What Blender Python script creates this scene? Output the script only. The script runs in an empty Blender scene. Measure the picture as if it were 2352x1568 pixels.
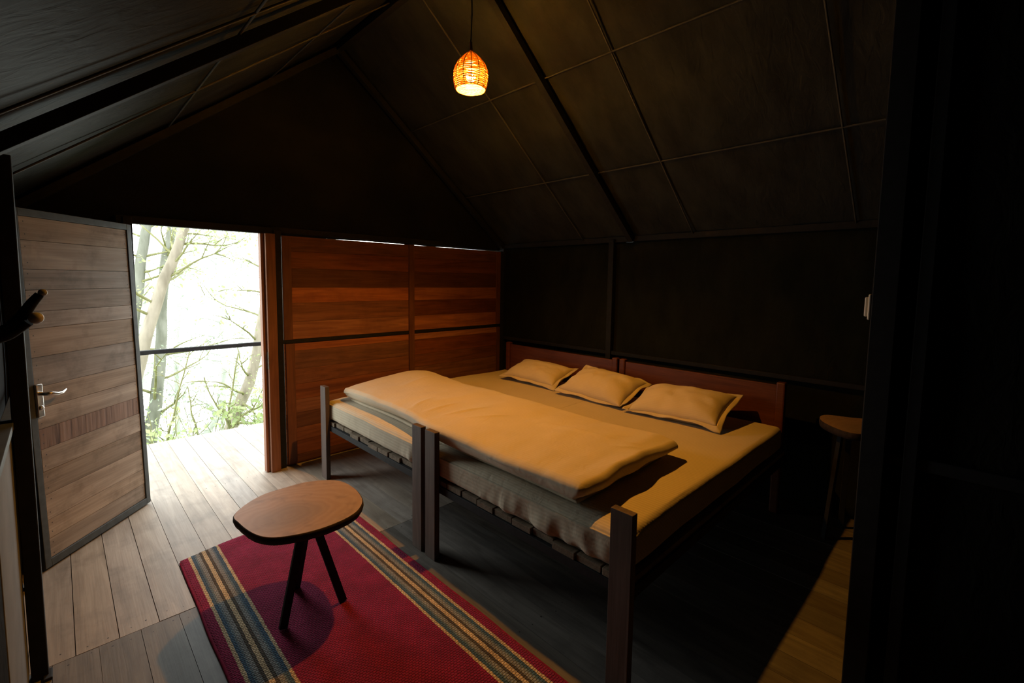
import bpy, bmesh, math, random
from mathutils import Vector, Matrix, noise
random.seed(7)
C = bpy.context.scene
COL = C.collection
PI = math.pi

# ------------------------------------------------------------------ constants (metres)
XL, XR = -0.17, 3.82          # canvas side walls
YD, YB = 3.99, -1.7           # door wall / rear end
RX, RZ = 1.825, 3.60          # ridge
EZ = 2.03                     # eaves
SLOPE = (RZ - EZ) / (XR - RX)

# ------------------------------------------------------------------ mesh helpers
class MB:
    def __init__(self):
        self.v = []; self.f = []; self.m = []; self.s = []
    def add(self, vs, fs, mat=0, smooth=False):
        b = len(self.v)
        self.v += [Vector(p) for p in vs]
        for f in fs:
            self.f.append([b + i for i in f]); self.m.append(mat); self.s.append(smooth)
    def box(self, x0, x1, y0, y1, z0, z1, mat=0):
        vs = [(x, y, z) for x in (x0, x1) for y in (y0, y1) for z in (z0, z1)]
        self.add(vs, [(0,1,3,2),(4,6,7,5),(0,4,5,1),(2,3,7,6),(0,2,6,4),(1,5,7,3)], mat)
    def bar(self, a, b, w, h, up=(0,0,1), mat=0):
        a = Vector(a); b = Vector(b); d = (b - a).normalized()
        s = d.cross(Vector(up)).normalized(); u = s.cross(d).normalized()
        vs = []
        for p in (a, b):
            for i, j in ((-1,-1),(1,-1),(1,1),(-1,1)):
                vs.append(p + s * (i*w/2) + u * (j*h/2))
        self.add(vs, [(3,2,1,0),(4,5,6,7),(0,1,5,4),(1,2,6,5),(2,3,7,6),(3,0,4,7)], mat)
    def tube(self, pts, rad, seg=8, mat=0, smooth=True, cap=True):
        pts = [Vector(p) for p in pts]; n = len(pts)
        if not isinstance(rad, (list, tuple)): rad = [rad]*n
        rings = []
        prev = None
        for i, p in enumerate(pts):
            d = (pts[min(i+1, n-1)] - pts[max(i-1, 0)]).normalized()
            if prev is None:
                ref = Vector((0,0,1)) if abs(d.z) < .9 else Vector((1,0,0))
                s = d.cross(ref).normalized()
            else:
                s = (prev - d * prev.dot(d)).normalized()
            prev = s; u = d.cross(s)
            rings.append([p + (s*math.cos(2*PI*k/seg) + u*math.sin(2*PI*k/seg))*rad[i] for k in range(seg)])
        vs = [q for r in rings for q in r]; fs = []
        for i in range(n-1):
            for k in range(seg):
                k2 = (k+1) % seg
                fs.append((i*seg+k, i*seg+k2, (i+1)*seg+k2, (i+1)*seg+k))
        self.add(vs, fs, mat, smooth)
        if cap:
            self.add(rings[0], [tuple(range(seg))[::-1]], mat); self.add(rings[-1], [tuple(range(seg))], mat)
    def closed_tube(self, pts, rad, seg=6, mat=0):
        pts = [Vector(p) for p in pts]; n = len(pts); vs = []; fs = []
        for i, p in enumerate(pts):
            d = (pts[(i+1) % n] - pts[i-1]).normalized()
            s = d.cross(Vector((0,0,1))).normalized(); u = s.cross(d)
            vs += [p + (s*math.cos(2*PI*k/seg) + u*math.sin(2*PI*k/seg))*rad for k in range(seg)]
        for i in range(n):
            j = (i+1) % n
            for k in range(seg):
                k2 = (k+1) % seg
                fs.append((i*seg+k, i*seg+k2, j*seg+k2, j*seg+k))
        self.add(vs, fs, mat, True)
    def grid(self, fn, nu, nv, mat=0, smooth=True, flip=False):
        vs = [fn(i/nu, j/nv) for i in range(nu+1) for j in range(nv+1)]
        fs = []
        for i in range(nu):
            for j in range(nv):
                q = (i*(nv+1)+j, (i+1)*(nv+1)+j, (i+1)*(nv+1)+j+1, i*(nv+1)+j+1)
                fs.append(q[::-1] if flip else q)
        self.add(vs, fs, mat, smooth)
    def lathe(self, prof, c, seg=24, mat=0):
        c = Vector(c); vs = []; fs = []
        for r, z in prof:
            vs += [c + Vector((r*math.cos(2*PI*k/seg), r*math.sin(2*PI*k/seg), z)) for k in range(seg)]
        for i in range(len(prof)-1):
            for k in range(seg):
                k2 = (k+1) % seg
                fs.append((i*seg+k, i*seg+k2, (i+1)*seg+k2, (i+1)*seg+k))
        self.add(vs, fs, mat, True)
    def rbox(self, x0, x1, y0, y1, z0, z1, r, nx, ny, nz, disp=None, mat=0):
        lo = Vector((x0,y0,z0)); hi = Vector((x1,y1,z1))
        rr = Vector((min(r,(x1-x0)/2), min(r,(y1-y0)/2), min(r,(z1-z0)/2)))
        def samp(t, a, b, q):            # denser samples close to the rounded ends
            return a + (b-a)*t
        def P(x, y, z):
            p = Vector((x,y,z))
            c = Vector([min(max(p[k], lo[k]+rr[k]), hi[k]-rr[k]) for k in range(3)])
            d = p - c
            e = Vector([d[k]/rr[k] for k in range(3)])
            if e.length > 1e-9:
                e.normalize()
                n = e.copy(); p = c + Vector([e[k]*rr[k] for k in range(3)])
            else:
                n = Vector((0,0,0))
            if disp: p = p + disp(p, n)
            return p
        def ax(a, b, n, q):
            ts = []
            for i in range(5): ts.append(a + q*(1-math.cos(PI/2*i/5)) if False else a + q*i/5)
            m = max(n, 2)
            for i in range(m+1): ts.append(a+q + (b-a-2*q)*i/m)
            for i in range(1, 6): ts.append(b-q + q*i/5)
            return ts
        X = ax(x0,x1,nx,rr.x); Y = ax(y0,y1,ny,rr.y); Z = ax(z0,z1,nz,rr.z)
        def face(A, B, fn, flip):
            vs = [fn(a,b) for a in A for b in B]; fs = []; nb = len(B)
            for i in range(len(A)-1):
                for j in range(nb-1):
                    q = (i*nb+j, (i+1)*nb+j, (i+1)*nb+j+1, i*nb+j+1)
                    fs.append(q[::-1] if flip else q)
            self.add(vs, fs, mat, True)
        face(X, Y, lambda a,b: P(a,b,z1), False); face(X, Y, lambda a,b: P(a,b,z0), True)
        face(X, Z, lambda a,b: P(a,y0,b), False); face(X, Z, lambda a,b: P(a,y1,b), True)
        face(Y, Z, lambda a,b: P(x1,a,b), False); face(Y, Z, lambda a,b: P(x0,a,b), True)
    def build(self, name, mats, parent=None, bevel=0, weld=False, loc=None, inv=True):
        me = bpy.data.meshes.new(name)
        off = Vector(loc) if loc is not None else Vector((0,0,0))
        me.from_pydata([tuple(p - off) for p in self.v], [], self.f)
        if not isinstance(mats, (list, tuple)): mats = [mats]
        for m in mats: me.materials.append(m)
        for p, mi, sm in zip(me.polygons, self.m, self.s):
            p.material_index = mi; p.use_smooth = sm
        me.update()
        if weld:
            bm = bmesh.new(); bm.from_mesh(me)
            bmesh.ops.remove_doubles(bm, verts=bm.verts, dist=1e-5)
            bmesh.ops.recalc_face_normals(bm, faces=bm.faces)
            bm.to_mesh(me); bm.free()
        o = bpy.data.objects.new(name, me); COL.objects.link(o)
        o.location = off
        if parent is not None:
            o.parent = parent
            if inv: o.matrix_parent_inverse = WORLD[parent.name].inverted()
        if bevel:
            md = o.modifiers.new('bevel', 'BEVEL'); md.width = bevel; md.segments = 2
            md.limit_method = 'ANGLE'; md.angle_limit = math.radians(50)
        WORLD[o.name] = Matrix.Translation(off)
        return o

def spl(P, n=6):
    P = [Vector(p) for p in P]; out = []
    Q = [P[0]*2-P[1]] + P + [P[-1]*2-P[-2]]
    for i in range(1, len(Q)-2):
        a, b2, c, d = Q[i-1], Q[i], Q[i+1], Q[i+2]
        for k in range(n):
            t = k/n
            out.append(.5*((2*b2)+(-a+c)*t+(2*a-5*b2+4*c-d)*t*t+(-a+3*b2-3*c+d)*t*t*t))
    out.append(P[-1]); return out
WORLD = {}
def thing(name, label, cat, loc, rotz=0, group=None):
    o = bpy.data.objects.new(name, None); COL.objects.link(o)
    o.location = loc; o.rotation_euler = (0, 0, rotz)
    o.empty_display_size = .1
    o['label'] = label; o['category'] = cat
    if group: o['group'] = group
    WORLD[o.name] = Matrix.Translation(Vector(loc)) @ Matrix.Rotation(rotz, 4, 'Z')
    return o
def tag(o, label, cat, group=None, kind=None):
    o['label'] = label; o['category'] = cat
    if group: o['group'] = group
    if kind: o['kind'] = kind
    return o
def struct(o, label=None):
    o['kind'] = 'structure'
    if label: o['label'] = label
    return o
def nz(p, s=1.0, seed=0.0):
    return noise.noise(Vector((p[0]*s+seed, p[1]*s+seed*1.7, p[2]*s-seed)))

# ------------------------------------------------------------------ materials
def new_mat(name):
    m = bpy.data.materials.new(name); m.use_nodes = True
    nt = m.node_tree; b = nt.nodes['Principled BSDF']
    return m, nt, b
def nd(nt, t, **kw):
    n = nt.nodes.new(t)
    for k, v in kw.items(): setattr(n, k, v)
    return n
def mix(nt, blend='MIX'):
    n = nt.nodes.new('ShaderNodeMix'); n.data_type = 'RGBA'; n.blend_type = blend
    return n     # inputs 0 fac, 6 A, 7 B ; outputs 2
def ramp(nt, stops):
    n = nt.nodes.new('ShaderNodeValToRGB'); e = n.color_ramp.elements
    while len(e) < len(stops): e.new(.5)
    for i, (p, c) in enumerate(stops):
        e[i].position = p; e[i].color = (*c, 1) if len(c) == 3 else c
    return n
def plain(name, col, rough=.6, metal=0, spec=.5, noise_amt=.15, nscale=20, bump=0):
    m, nt, b = new_mat(name)
    tc = nd(nt, 'ShaderNodeTexCoord'); n = nd(nt, 'ShaderNodeTexNoise')
    n.inputs['Scale'].default_value = nscale; n.inputs['Detail'].default_value = 5
    nt.links.new(tc.outputs['Object'], n.inputs['Vector'])
    lo = tuple(c*(1-noise_amt) for c in col); hi = tuple(min(1, c*(1+noise_amt)) for c in col)
    r = ramp(nt, [(.3, lo), (.7, hi)])
    nt.links.new(n.outputs['Fac'], r.inputs['Fac']); nt.links.new(r.outputs['Color'], b.inputs['Base Color'])
    b.inputs['Roughness'].default_value = rough; b.inputs['Metallic'].default_value = metal
    b.inputs['Specular IOR Level'].default_value = spec
    if bump:
        bp = nd(nt, 'ShaderNodeBump'); bp.inputs['Strength'].default_value = bump; bp.inputs['Distance'].default_value = .003
        nt.links.new(n.outputs['Fac'], bp.inputs['Height']); nt.links.new(bp.outputs['Normal'], b.inputs['Normal'])
    return m
def wood(name, dark, light, axis='X', rough=.6, spec=.3, tone=(.75,1.2), stain=.35, grain=1.0, bump=.25, stain_col=(.35,.33,.30), huevar=.0, gs=1.0):
    m, nt, b = new_mat(name); L = nt.links.new
    tc = nd(nt, 'ShaderNodeTexCoord'); geo = nd(nt, 'ShaderNodeNewGeometry')
    off = nd(nt, 'ShaderNodeVectorMath', operation='SCALE'); off.inputs[0].default_value = (31.7, 17.3, 23.1)
    L(geo.outputs['Random Per Island'], off.inputs['Scale'])
    add = nd(nt, 'ShaderNodeVectorMath', operation='ADD')
    L(tc.outputs['Object'], add.inputs[0]); L(off.outputs[0], add.inputs[1])
    mp = nd(nt, 'ShaderNodeMapping'); k = {'X': 0, 'Y': 1, 'Z': 2}[axis]
    s = [11*gs, 11*gs, 11*gs]; s[k] = 1.1*gs; mp.inputs['Scale'].default_value = s
    L(add.outputs[0], mp.inputs['Vector'])
    n1 = nd(nt, 'ShaderNodeTexNoise'); n1.inputs['Scale'].default_value = 1.6; n1.inputs['Detail'].default_value = 7
    n1.inputs['Distortion'].default_value = 1.2; L(mp.outputs[0], n1.inputs['Vector'])
    r1 = ramp(nt, [(.28, dark), (.72, light)]); L(n1.outputs['Fac'], r1.inputs['Fac'])
    mp2 = nd(nt, 'ShaderNodeMapping'); s2 = [160*gs]*3; s2[k] = 4*gs; mp2.inputs['Scale'].default_value = s2
    L(add.outputs[0], mp2.inputs['Vector'])
    n2 = nd(nt, 'ShaderNodeTexNoise'); n2.inputs['Scale'].default_value = 1; n2.inputs['Detail'].default_value = 3; L(mp2.outputs[0], n2.inputs['Vector'])
    g = mix(nt, 'MULTIPLY'); g.inputs[0].default_value = .55*grain
    r2 = ramp(nt, [(.35, (.45,.43,.42)), (.6, (1,1,1))]); L(n2.outputs['Fac'], r2.inputs['Fac'])
    L(r1.outputs['Color'], g.inputs[6]); L(r2.outputs['Color'], g.inputs[7])
    n3 = nd(nt, 'ShaderNodeTexNoise'); n3.inputs['Scale'].default_value = 5; n3.inputs['Detail'].default_value = 6; n3.inputs['Roughness'].default_value = .65
    L(add.outputs[0], n3.inputs['Vector'])
    r3 = ramp(nt, [(.5, (0,0,0)), (.72, (1,1,1))]); L(n3.outputs['Fac'], r3.inputs['Fac'])
    st = mix(nt, 'MULTIPLY'); sm = nd(nt, 'ShaderNodeMath', operation='MULTIPLY'); sm.inputs[1].default_value = stain
    L(r3.outputs['Color'], sm.inputs[0]); L(sm.outputs[0], st.inputs[0])
    L(g.outputs[2], st.inputs[6]); st.inputs[7].default_value = (*stain_col, 1)
    hs = nd(nt, 'ShaderNodeHueSaturation'); mr = nd(nt, 'ShaderNodeMapRange')
    mr.inputs['To Min'].default_value = tone[0]; mr.inputs['To Max'].default_value = tone[1]
    L(geo.outputs['Random Per Island'], mr.inputs['Value']); L(mr.outputs[0], hs.inputs['Value']); L(st.outputs[2], hs.inputs['Color'])
    if huevar:
        w = nd(nt, 'ShaderNodeTexWhiteNoise', noise_dimensions='1D'); L(geo.outputs['Random Per Island'], w.inputs['W'])
        mr2 = nd(nt, 'ShaderNodeMapRange'); mr2.inputs['To Min'].default_value = 1-huevar; mr2.inputs['To Max'].default_value = 1+huevar*.6
        L(w.outputs['Value'], mr2.inputs['Value']); L(mr2.outputs[0], hs.inputs['Saturation'])
    L(hs.outputs[0], b.inputs['Base Color'])
    b.inputs['Roughness'].default_value = rough; b.inputs['Specular IOR Level'].default_value = spec
    bp = nd(nt, 'ShaderNodeBump'); bp.inputs['Strength'].default_value = bump; bp.inputs['Distance'].default_value = .002
    L(n2.outputs['Fac'], bp.inputs['Height']); L(bp.outputs['Normal'], b.inputs['Normal'])
    return m
def cloth(name, col, stripe=True, wr=.5):
    m, nt, b = new_mat(name); L = nt.links.new
    tc = nd(nt, 'ShaderNodeTexCoord'); sp = nd(nt, 'ShaderNodeSeparateXYZ'); L(tc.outputs['Object'], sp.inputs[0])
    a = nd(nt, 'ShaderNodeMath', operation='ADD'); L(sp.outputs['X'], a.inputs[0]); L(sp.outputs['Z'], a.inputs[1])
    s = nd(nt, 'ShaderNodeMath', operation='MULTIPLY'); s.inputs[1].default_value = 2*PI/.019; L(a.outputs[0], s.inputs[0])
    sn = nd(nt, 'ShaderNodeMath', operation='SINE'); L(s.outputs[0], sn.inputs[0])
    r = ramp(nt, [(.35, tuple(c*(.90 if stripe else .97) for c in col)), (.65, col)])
    mr = nd(nt, 'ShaderNodeMapRange'); mr.inputs['From Min'].default_value = -1; L(sn.outputs[0], mr.inputs['Value']); L(mr.outputs[0], r.inputs['Fac'])
    n = nd(nt, 'ShaderNodeTexNoise'); n.inputs['Scale'].default_value = 6; n.inputs['Detail'].default_value = 6
    L(tc.outputs['Object'], n.inputs['Vector'])
    mx = mix(nt, 'MULTIPLY'); mx.inputs[0].default_value = .35
    rr = ramp(nt, [(.3, (.8,.8,.78)), (.7, (1,1,1))]); L(n.outputs['Fac'], rr.inputs['Fac'])
    L(r.outputs['Color'], mx.inputs[6]); L(rr.outputs['Color'], mx.inputs[7]); L(mx.outputs[2], b.inputs['Base Color'])
    b.inputs['Roughness'].default_value = .85; b.inputs['Specular IOR Level'].default_value = .15
    b.inputs['Sheen Weight'].default_value = .1
    n2 = nd(nt, 'ShaderNodeTexNoise'); n2.inputs['Scale'].default_value = 14; n2.inputs['Detail'].default_value = 4; n2.inputs['Distortion'].default_value = 1.5
    L(tc.outputs['Object'], n2.inputs['Vector'])
    ad = nd(nt, 'ShaderNodeMath', operation='MULTIPLY_ADD'); ad.inputs[1].default_value = .12 if stripe else .03
    L(mr.outputs[0], ad.inputs[0]); L(n2.outputs['Fac'], ad.inputs[2])
    bp = nd(nt, 'ShaderNodeBump'); bp.inputs['Strength'].default_value = wr; bp.inputs['Distance'].default_value = .006
    L(ad.outputs[0], bp.inputs['Height']); L(bp.outputs['Normal'], b.inputs['Normal'])
    return m
def canvas(name, col, rough=.75):
    m, nt, b = new_mat(name); L = nt.links.new
    tc = nd(nt, 'ShaderNodeTexCoord')
    n = nd(nt, 'ShaderNodeTexNoise'); n.inputs['Scale'].default_value = 3; n.inputs['Detail'].default_value = 8; n.inputs['Roughness'].default_value = .6
    mp = nd(nt, 'ShaderNodeMapping'); mp.inputs['Scale'].default_value = (1, 2.2, 1)
    L(tc.outputs['Object'], mp.inputs['Vector']); L(mp.outputs[0], n.inputs['Vector'])
    r = ramp(nt, [(.3, tuple(c*.62 for c in col)), (.7, tuple(c*1.25 for c in col))]); L(n.outputs['Fac'], r.inputs['Fac'])
    L(r.outputs['Color'], b.inputs['Base Color'])
    b.inputs['Roughness'].default_value = rough; b.inputs['Specular IOR Level'].default_value = .06
    n2 = nd(nt, 'ShaderNodeTexNoise'); n2.inputs['Scale'].default_value = 9; n2.inputs['Detail'].default_value = 3; n2.inputs['Distortion'].default_value = 1
    L(mp.outputs[0], n2.inputs['Vector'])
    bp = nd(nt, 'ShaderNodeBump'); bp.inputs['Strength'].default_value = .5; bp.inputs['Distance'].default_value = .012
    L(n2.outputs['Fac'], bp.inputs['Height']); L(bp.outputs['Normal'], b.inputs['Normal'])
    return m

M = {}
M['steel'] = plain('black_painted_steel', (.014,.015,.016), .7, 0, .2, .25, 30)
M['leaf_steel'] = plain('dark_grey_painted_steel', (.055,.065,.068), .6, 0, .35, .2, 25)
M['dark_gap'] = plain('dark_subfloor', (.012,.010,.008), .9)
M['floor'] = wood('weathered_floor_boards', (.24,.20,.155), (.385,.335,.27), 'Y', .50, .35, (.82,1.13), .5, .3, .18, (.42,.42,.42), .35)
M['floor_grey'] = wood('slate_grey_floor_boards', (.100,.089,.075), (.195,.178,.152), 'Y', .55, .3, (.75,1.15), .55, .35, .18, (.5,.5,.5), .35)  # greyer near boards, daylight falloff also put into their colour
M['nail'] = plain('rusty_nail', (.025,.02,.018), .6)
M['doorwood'] = wood('weathered_door_boards', (.245,.197,.155), (.44,.37,.30), 'X', .75, .2, (.80,1.12), .6, .5, .35, (.36,.33,.30), .35, gs=.7)
M['sawn'] = None
M['panel'] = wood('red_brown_wall_boards', (.25,.084,.040), (.52,.195,.088), 'X', .55, .3, (.85,1.1), .35, .6, .15, (.4,.33,.3), .15)
M['panel_mid'] = wood('brown_wall_boards', (.16,.056,.028), (.32,.12,.056), 'X', .55, .3, (.7,1.1), .35, .6, .15, (.4,.33,.3), .15)
M['panel_dark'] = wood('dark_brown_wall_boards', (.095,.038,.022), (.175,.072,.040), 'X', .55, .3, (.8,1.1), .35, .6, .15, (.4,.33,.3), .1)
M['batten'] = wood('brown_batten', (.13,.050,.026), (.22,.090,.046), 'Z', .6, .3, (.8,1.1), .3, .5, .15)
M['jamb'] = wood('red_brown_door_post', (.20,.080,.042), (.31,.135,.072), 'Z', .6, .3, (.9,1.1), .2, .5, .12)
M['bedwood'] = wood('dark_stained_bed_timber', (.085,.058,.046), (.15,.105,.085), 'Z', .6, .3, (.9,1.1), .3, .6, .15)
M['headboard'] = wood('red_stained_headboard', (.085,.023,.008), (.155,.046,.017), 'Y', .5, .35, (.9,1.1), .3, .6, .15)
M['slat'] = wood('rough_pale_slats', (.17,.13,.09), (.33,.26,.18), 'X', .8, .2, (.6,1.15), .7, .8, .4)
M['sheet'] = cloth('beige_striped_sheet', (.56,.49,.36), True, .55)
M['duvet'] = cloth('beige_plain_duvet_cover', (.60,.52,.38), False, .55)
M['pillow'] = cloth('beige_pillow_cotton', (.57,.49,.35), False, .6)
M['tabletop'] = None
M['bark'] = plain('dark_bark_edge', (.030,.020,.015), .8, 0, .3, .5, 40, .6)
M['roof'] = canvas('grey_green_roof_canvas', (.031,.035,.034), .6)
M['wallcanvas'] = canvas('dark_olive_wall_canvas', (.013,.0145,.010), .85)
M['gable'] = canvas('black_gable_canvas', (.011,.012,.013), .85)
M['seam'] = plain('webbing_seam', (.06,.06,.054), .8)
M['dark_partition'] = canvas('black_partition_canvas', (.010,.0095,.008), .9)
M['grey_board'] = plain('grey_painted_board', (.155,.16,.16), .8, 0, .3, .15, 6)
M['chrome'] = plain('brushed_steel', (.62,.60,.56), .25, 1, .5, .08, 60)
M['white_plastic'] = plain('white_switch_plastic', (.72,.66,.55), .4, 0, .5, .05)
M['pale_knob'] = plain('pale_knob', (.66,.68,.72), .4)
M['rattan'] = None
M['rib'] = plain('dark_cane', (.10,.035,.012), .6)
M['cord'] = plain('black_cord', (.012,.010,.009), .7)
M['cable_cap'] = plain('bamboo_cap', (.20,.095,.04), .6)

# rough sawn board with saw marks across the grain
def sawn():
    m, nt, b = new_mat('rough_sawn_board'); L = nt.links.new
    tc = nd(nt, 'ShaderNodeTexCoord'); mp = nd(nt, 'ShaderNodeMapping'); mp.inputs['Scale'].default_value = (48, 48, 2.2)
    L(tc.outputs['Object'], mp.inputs['Vector'])
    n = nd(nt, 'ShaderNodeTexNoise'); n.inputs['Scale'].default_value = 1; n.inputs['Detail'].default_value = 6; L(mp.outputs[0], n.inputs['Vector'])
    r = ramp(nt, [(.33, (.075,.047,.036)), (.44, (.19,.125,.095)), (.7, (.29,.20,.155))]); L(n.outputs['Fac'], r.inputs['Fac'])
    L(r.outputs['Color'], b.inputs['Base Color']); b.inputs['Roughness'].default_value = .85
    bp = nd(nt, 'ShaderNodeBump'); bp.inputs['Strength'].default_value = .6; bp.inputs['Distance'].default_value = .003
    L(n.outputs['Fac'], bp.inputs['Height']); L(bp.outputs['Normal'], b.inputs['Normal'])
    return m
M['sawn'] = sawn()

def tabletop_mat(name, centre):
    m, nt, b = new_mat(name); L = nt.links.new
    tc = nd(nt, 'ShaderNodeTexCoord')
    sub = nd(nt, 'ShaderNodeVectorMath', operation='SUBTRACT'); L(tc.outputs['Object'], sub.inputs[0]); sub.inputs[1].default_value = centre
    mp = nd(nt, 'ShaderNodeMapping'); mp.inputs['Rotation'].default_value = (0,0,math.radians(-8)); mp.inputs['Scale'].default_value = (1.0, 1.35, .01)
    L(sub.outputs[0], mp.inputs['Vector'])
    ns = nd(nt, 'ShaderNodeTexNoise'); ns.inputs['Scale'].default_value = 5; ns.inputs['Detail'].default_value = 3; L(tc.outputs['Object'], ns.inputs['Vector'])
    dst = nd(nt, 'ShaderNodeVectorMath', operation='MULTIPLY_ADD'); L(ns.outputs['Color'], dst.inputs[0]); dst.inputs[1].default_value = (.16,.16,0); L(mp.outputs[0], dst.inputs[2])
    w = nd(nt, 'ShaderNodeTexWave', wave_type='RINGS', rings_direction='Z'); w.inputs['Scale'].default_value = 7; w.inputs['Distortion'].default_value = 4.0
    w.inputs['Detail'].default_value = 3; L(dst.outputs[0], w.inputs['Vector'])
    r = ramp(nt, [(.0, (.345,.222,.130)), (.55, (.36,.235,.14)), (1, (.375,.25,.152))]); L(w.outputs['Fac'], r.inputs['Fac'])
    # greyish heartwood and loose smudges
    ln = nd(nt, 'ShaderNodeVectorMath', operation='LENGTH'); L(dst.outputs[0], ln.inputs[0])
    rh = ramp(nt, [(.09, (1,1,1)), (.21, (0,0,0))]); L(ln.outputs['Value'], rh.inputs['Fac'])
    hm = mix(nt); hf = nd(nt, 'ShaderNodeMath', operation='MULTIPLY'); hf.inputs[1].default_value = .55; L(rh.outputs['Color'], hf.inputs[0]); L(hf.outputs[0], hm.inputs[0])
    L(r.outputs['Color'], hm.inputs[6]); hm.inputs[7].default_value = (.20,.155,.115,1)
    n2 = nd(nt, 'ShaderNodeTexNoise'); n2.inputs['Scale'].default_value = 13; n2.inputs['Detail'].default_value = 5; L(tc.outputs['Object'], n2.inputs['Vector'])
    r2 = ramp(nt, [(.56, (0,0,0)), (.74, (1,1,1))]); L(n2.outputs['Fac'], r2.inputs['Fac'])
    sm = mix(nt); sf = nd(nt, 'ShaderNodeMath', operation='MULTIPLY'); sf.inputs[1].default_value = .5; L(r2.outputs['Color'], sf.inputs[0]); L(sf.outputs[0], sm.inputs[0])
    L(hm.outputs[2], sm.inputs[6]); sm.inputs[7].default_value = (.15,.10,.065,1)
    L(sm.outputs[2], b.inputs['Base Color']); b.inputs['Roughness'].default_value = .5; b.inputs['Specular IOR Level'].default_value = .3
    return m

def rug_mat(y_mid, x0, x1):
    m, nt, b = new_mat('woven_rug_wool'); L = nt.links.new
    tc = nd(nt, 'ShaderNodeTexCoord'); sp = nd(nt, 'ShaderNodeSeparateXYZ'); L(tc.outputs['Object'], sp.inputs[0])
    hw = (x1-x0)/2
    c = nd(nt, 'ShaderNodeMath', operation='SUBTRACT'); L(sp.outputs['X'], c.inputs[0]); c.inputs[1].default_value = (x0+x1)/2
    a = nd(nt, 'ShaderNodeMath', operation='ABSOLUTE'); L(c.outputs[0], a.inputs[0])
    e = nd(nt, 'ShaderNodeMath', operation='SUBTRACT'); e.inputs[0].default_value = hw; L(a.outputs[0], e.inputs[1])     # distance from the long edge
    k = nd(nt, 'ShaderNodeMath', operation='MULTIPLY'); k.inputs[1].default_value = 4.0; L(e.outputs[0], k.inputs[0])       # 0.25 m -> 1
    RED=(.30,.018,.075); TAN=(.72,.56,.34); BLU=(.07,.15,.215); GRY=(.31,.33,.31); DRK=(.10,.095,.07); GB=(.18,.25,.27)
    stops=[(0,RED),(.040,TAN),(.054,BLU),(.070,GB),(.078,GRY),(.094,DRK),(.108,TAN),(.126,DRK),(.141,GRY),(.158,GB),(.166,BLU),(.182,TAN),(.196,RED)]
    r = ramp(nt, [(p*4, q) for p, q in stops]); r.color_ramp.interpolation = 'CONSTANT'
    # slight wander of the stripe borders
    n = nd(nt, 'ShaderNodeTexNoise'); n.inputs['Scale'].default_value = 55; n.inputs['Detail'].default_value = 2; L(tc.outputs['Object'], n.inputs['Vector'])
    nn = nd(nt, 'ShaderNodeMath', operation='MULTIPLY_ADD'); nn.inputs[1].default_value = .03; L(n.outputs['Fac'], nn.inputs[0]); L(k.outputs[0], nn.inputs[2])
    ns = nd(nt, 'ShaderNodeMath', operation='SUBTRACT'); ns.inputs[1].default_value = .015; L(nn.outputs[0], ns.inputs[0])
    L(ns.outputs[0], r.inputs['Fac'])
    # yarn beads, the shade between them put into the mortar colour
    br = nd(nt, 'ShaderNodeTexBrick'); br.offset = .5
    br.inputs['Scale'].default_value = 1; br.inputs['Brick Width'].default_value = .016; br.inputs['Row Height'].default_value = .0112
    br.inputs['Mortar Size'].default_value = .0030; br.inputs['Mortar Smooth'].default_value = 1.0; br.inputs['Bias'].default_value = 0
    br.inputs['Color1'].default_value = (1,1,1,1); br.inputs['Color2'].default_value = (.78,.78,.78,1); br.inputs['Mortar'].default_value = (.45,.45,.45,1)
    dn = nd(nt, 'ShaderNodeTexNoise'); dn.inputs['Scale'].default_value = 40; L(tc.outputs['Object'], dn.inputs['Vector'])
    dv = nd(nt, 'ShaderNodeVectorMath', operation='MULTIPLY_ADD'); L(dn.outputs['Color'], dv.inputs[0]); dv.inputs[1].default_value = (.006,.006,0); L(tc.outputs['Object'], dv.inputs[2])
    L(dv.outputs[0], br.inputs['Vector'])
    mx = mix(nt, 'MULTIPLY'); mx.inputs[0].default_value = .6; L(r.outputs['Color'], mx.inputs[6]); L(br.outputs['Color'], mx.inputs[7])
    # pile colour patches
    n4 = nd(nt, 'ShaderNodeTexNoise'); n4.inputs['Scale'].default_value = 9; n4.inputs['Detail'].default_value = 5; L(tc.outputs['Object'], n4.inputs['Vector'])
    r4 = ramp(nt, [(.3, (.72,.72,.72)), (.7, (1.1,1.1,1.1))]); L(n4.outputs['Fac'], r4.inputs['Fac'])
    m4 = mix(nt, 'MULTIPLY'); m4.inputs[0].default_value = 1; L(mx.outputs[2], m4.inputs[6]); L(r4.outputs['Color'], m4.inputs[7])
    L(m4.outputs[2], b.inputs['Base Color']); b.inputs['Roughness'].default_value = .95; b.inputs['Specular IOR Level'].default_value = .1
    b.inputs['Sheen Weight'].default_value = .15; b.inputs['Sheen Tint'].default_value = (.9,.5,.6,1)
    bp = nd(nt, 'ShaderNodeBump'); bp.inputs['Strength'].default_value = .8; bp.inputs['Distance'].default_value = .006
    inv = nd(nt, 'ShaderNodeMath', operation='SUBTRACT'); inv.inputs[0].default_value = 1; L(br.outputs['Fac'], inv.inputs[1])
    L(inv.outputs[0], bp.inputs['Height']); L(bp.outputs['Normal'], b.inputs['Normal'])
    return m

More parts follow.
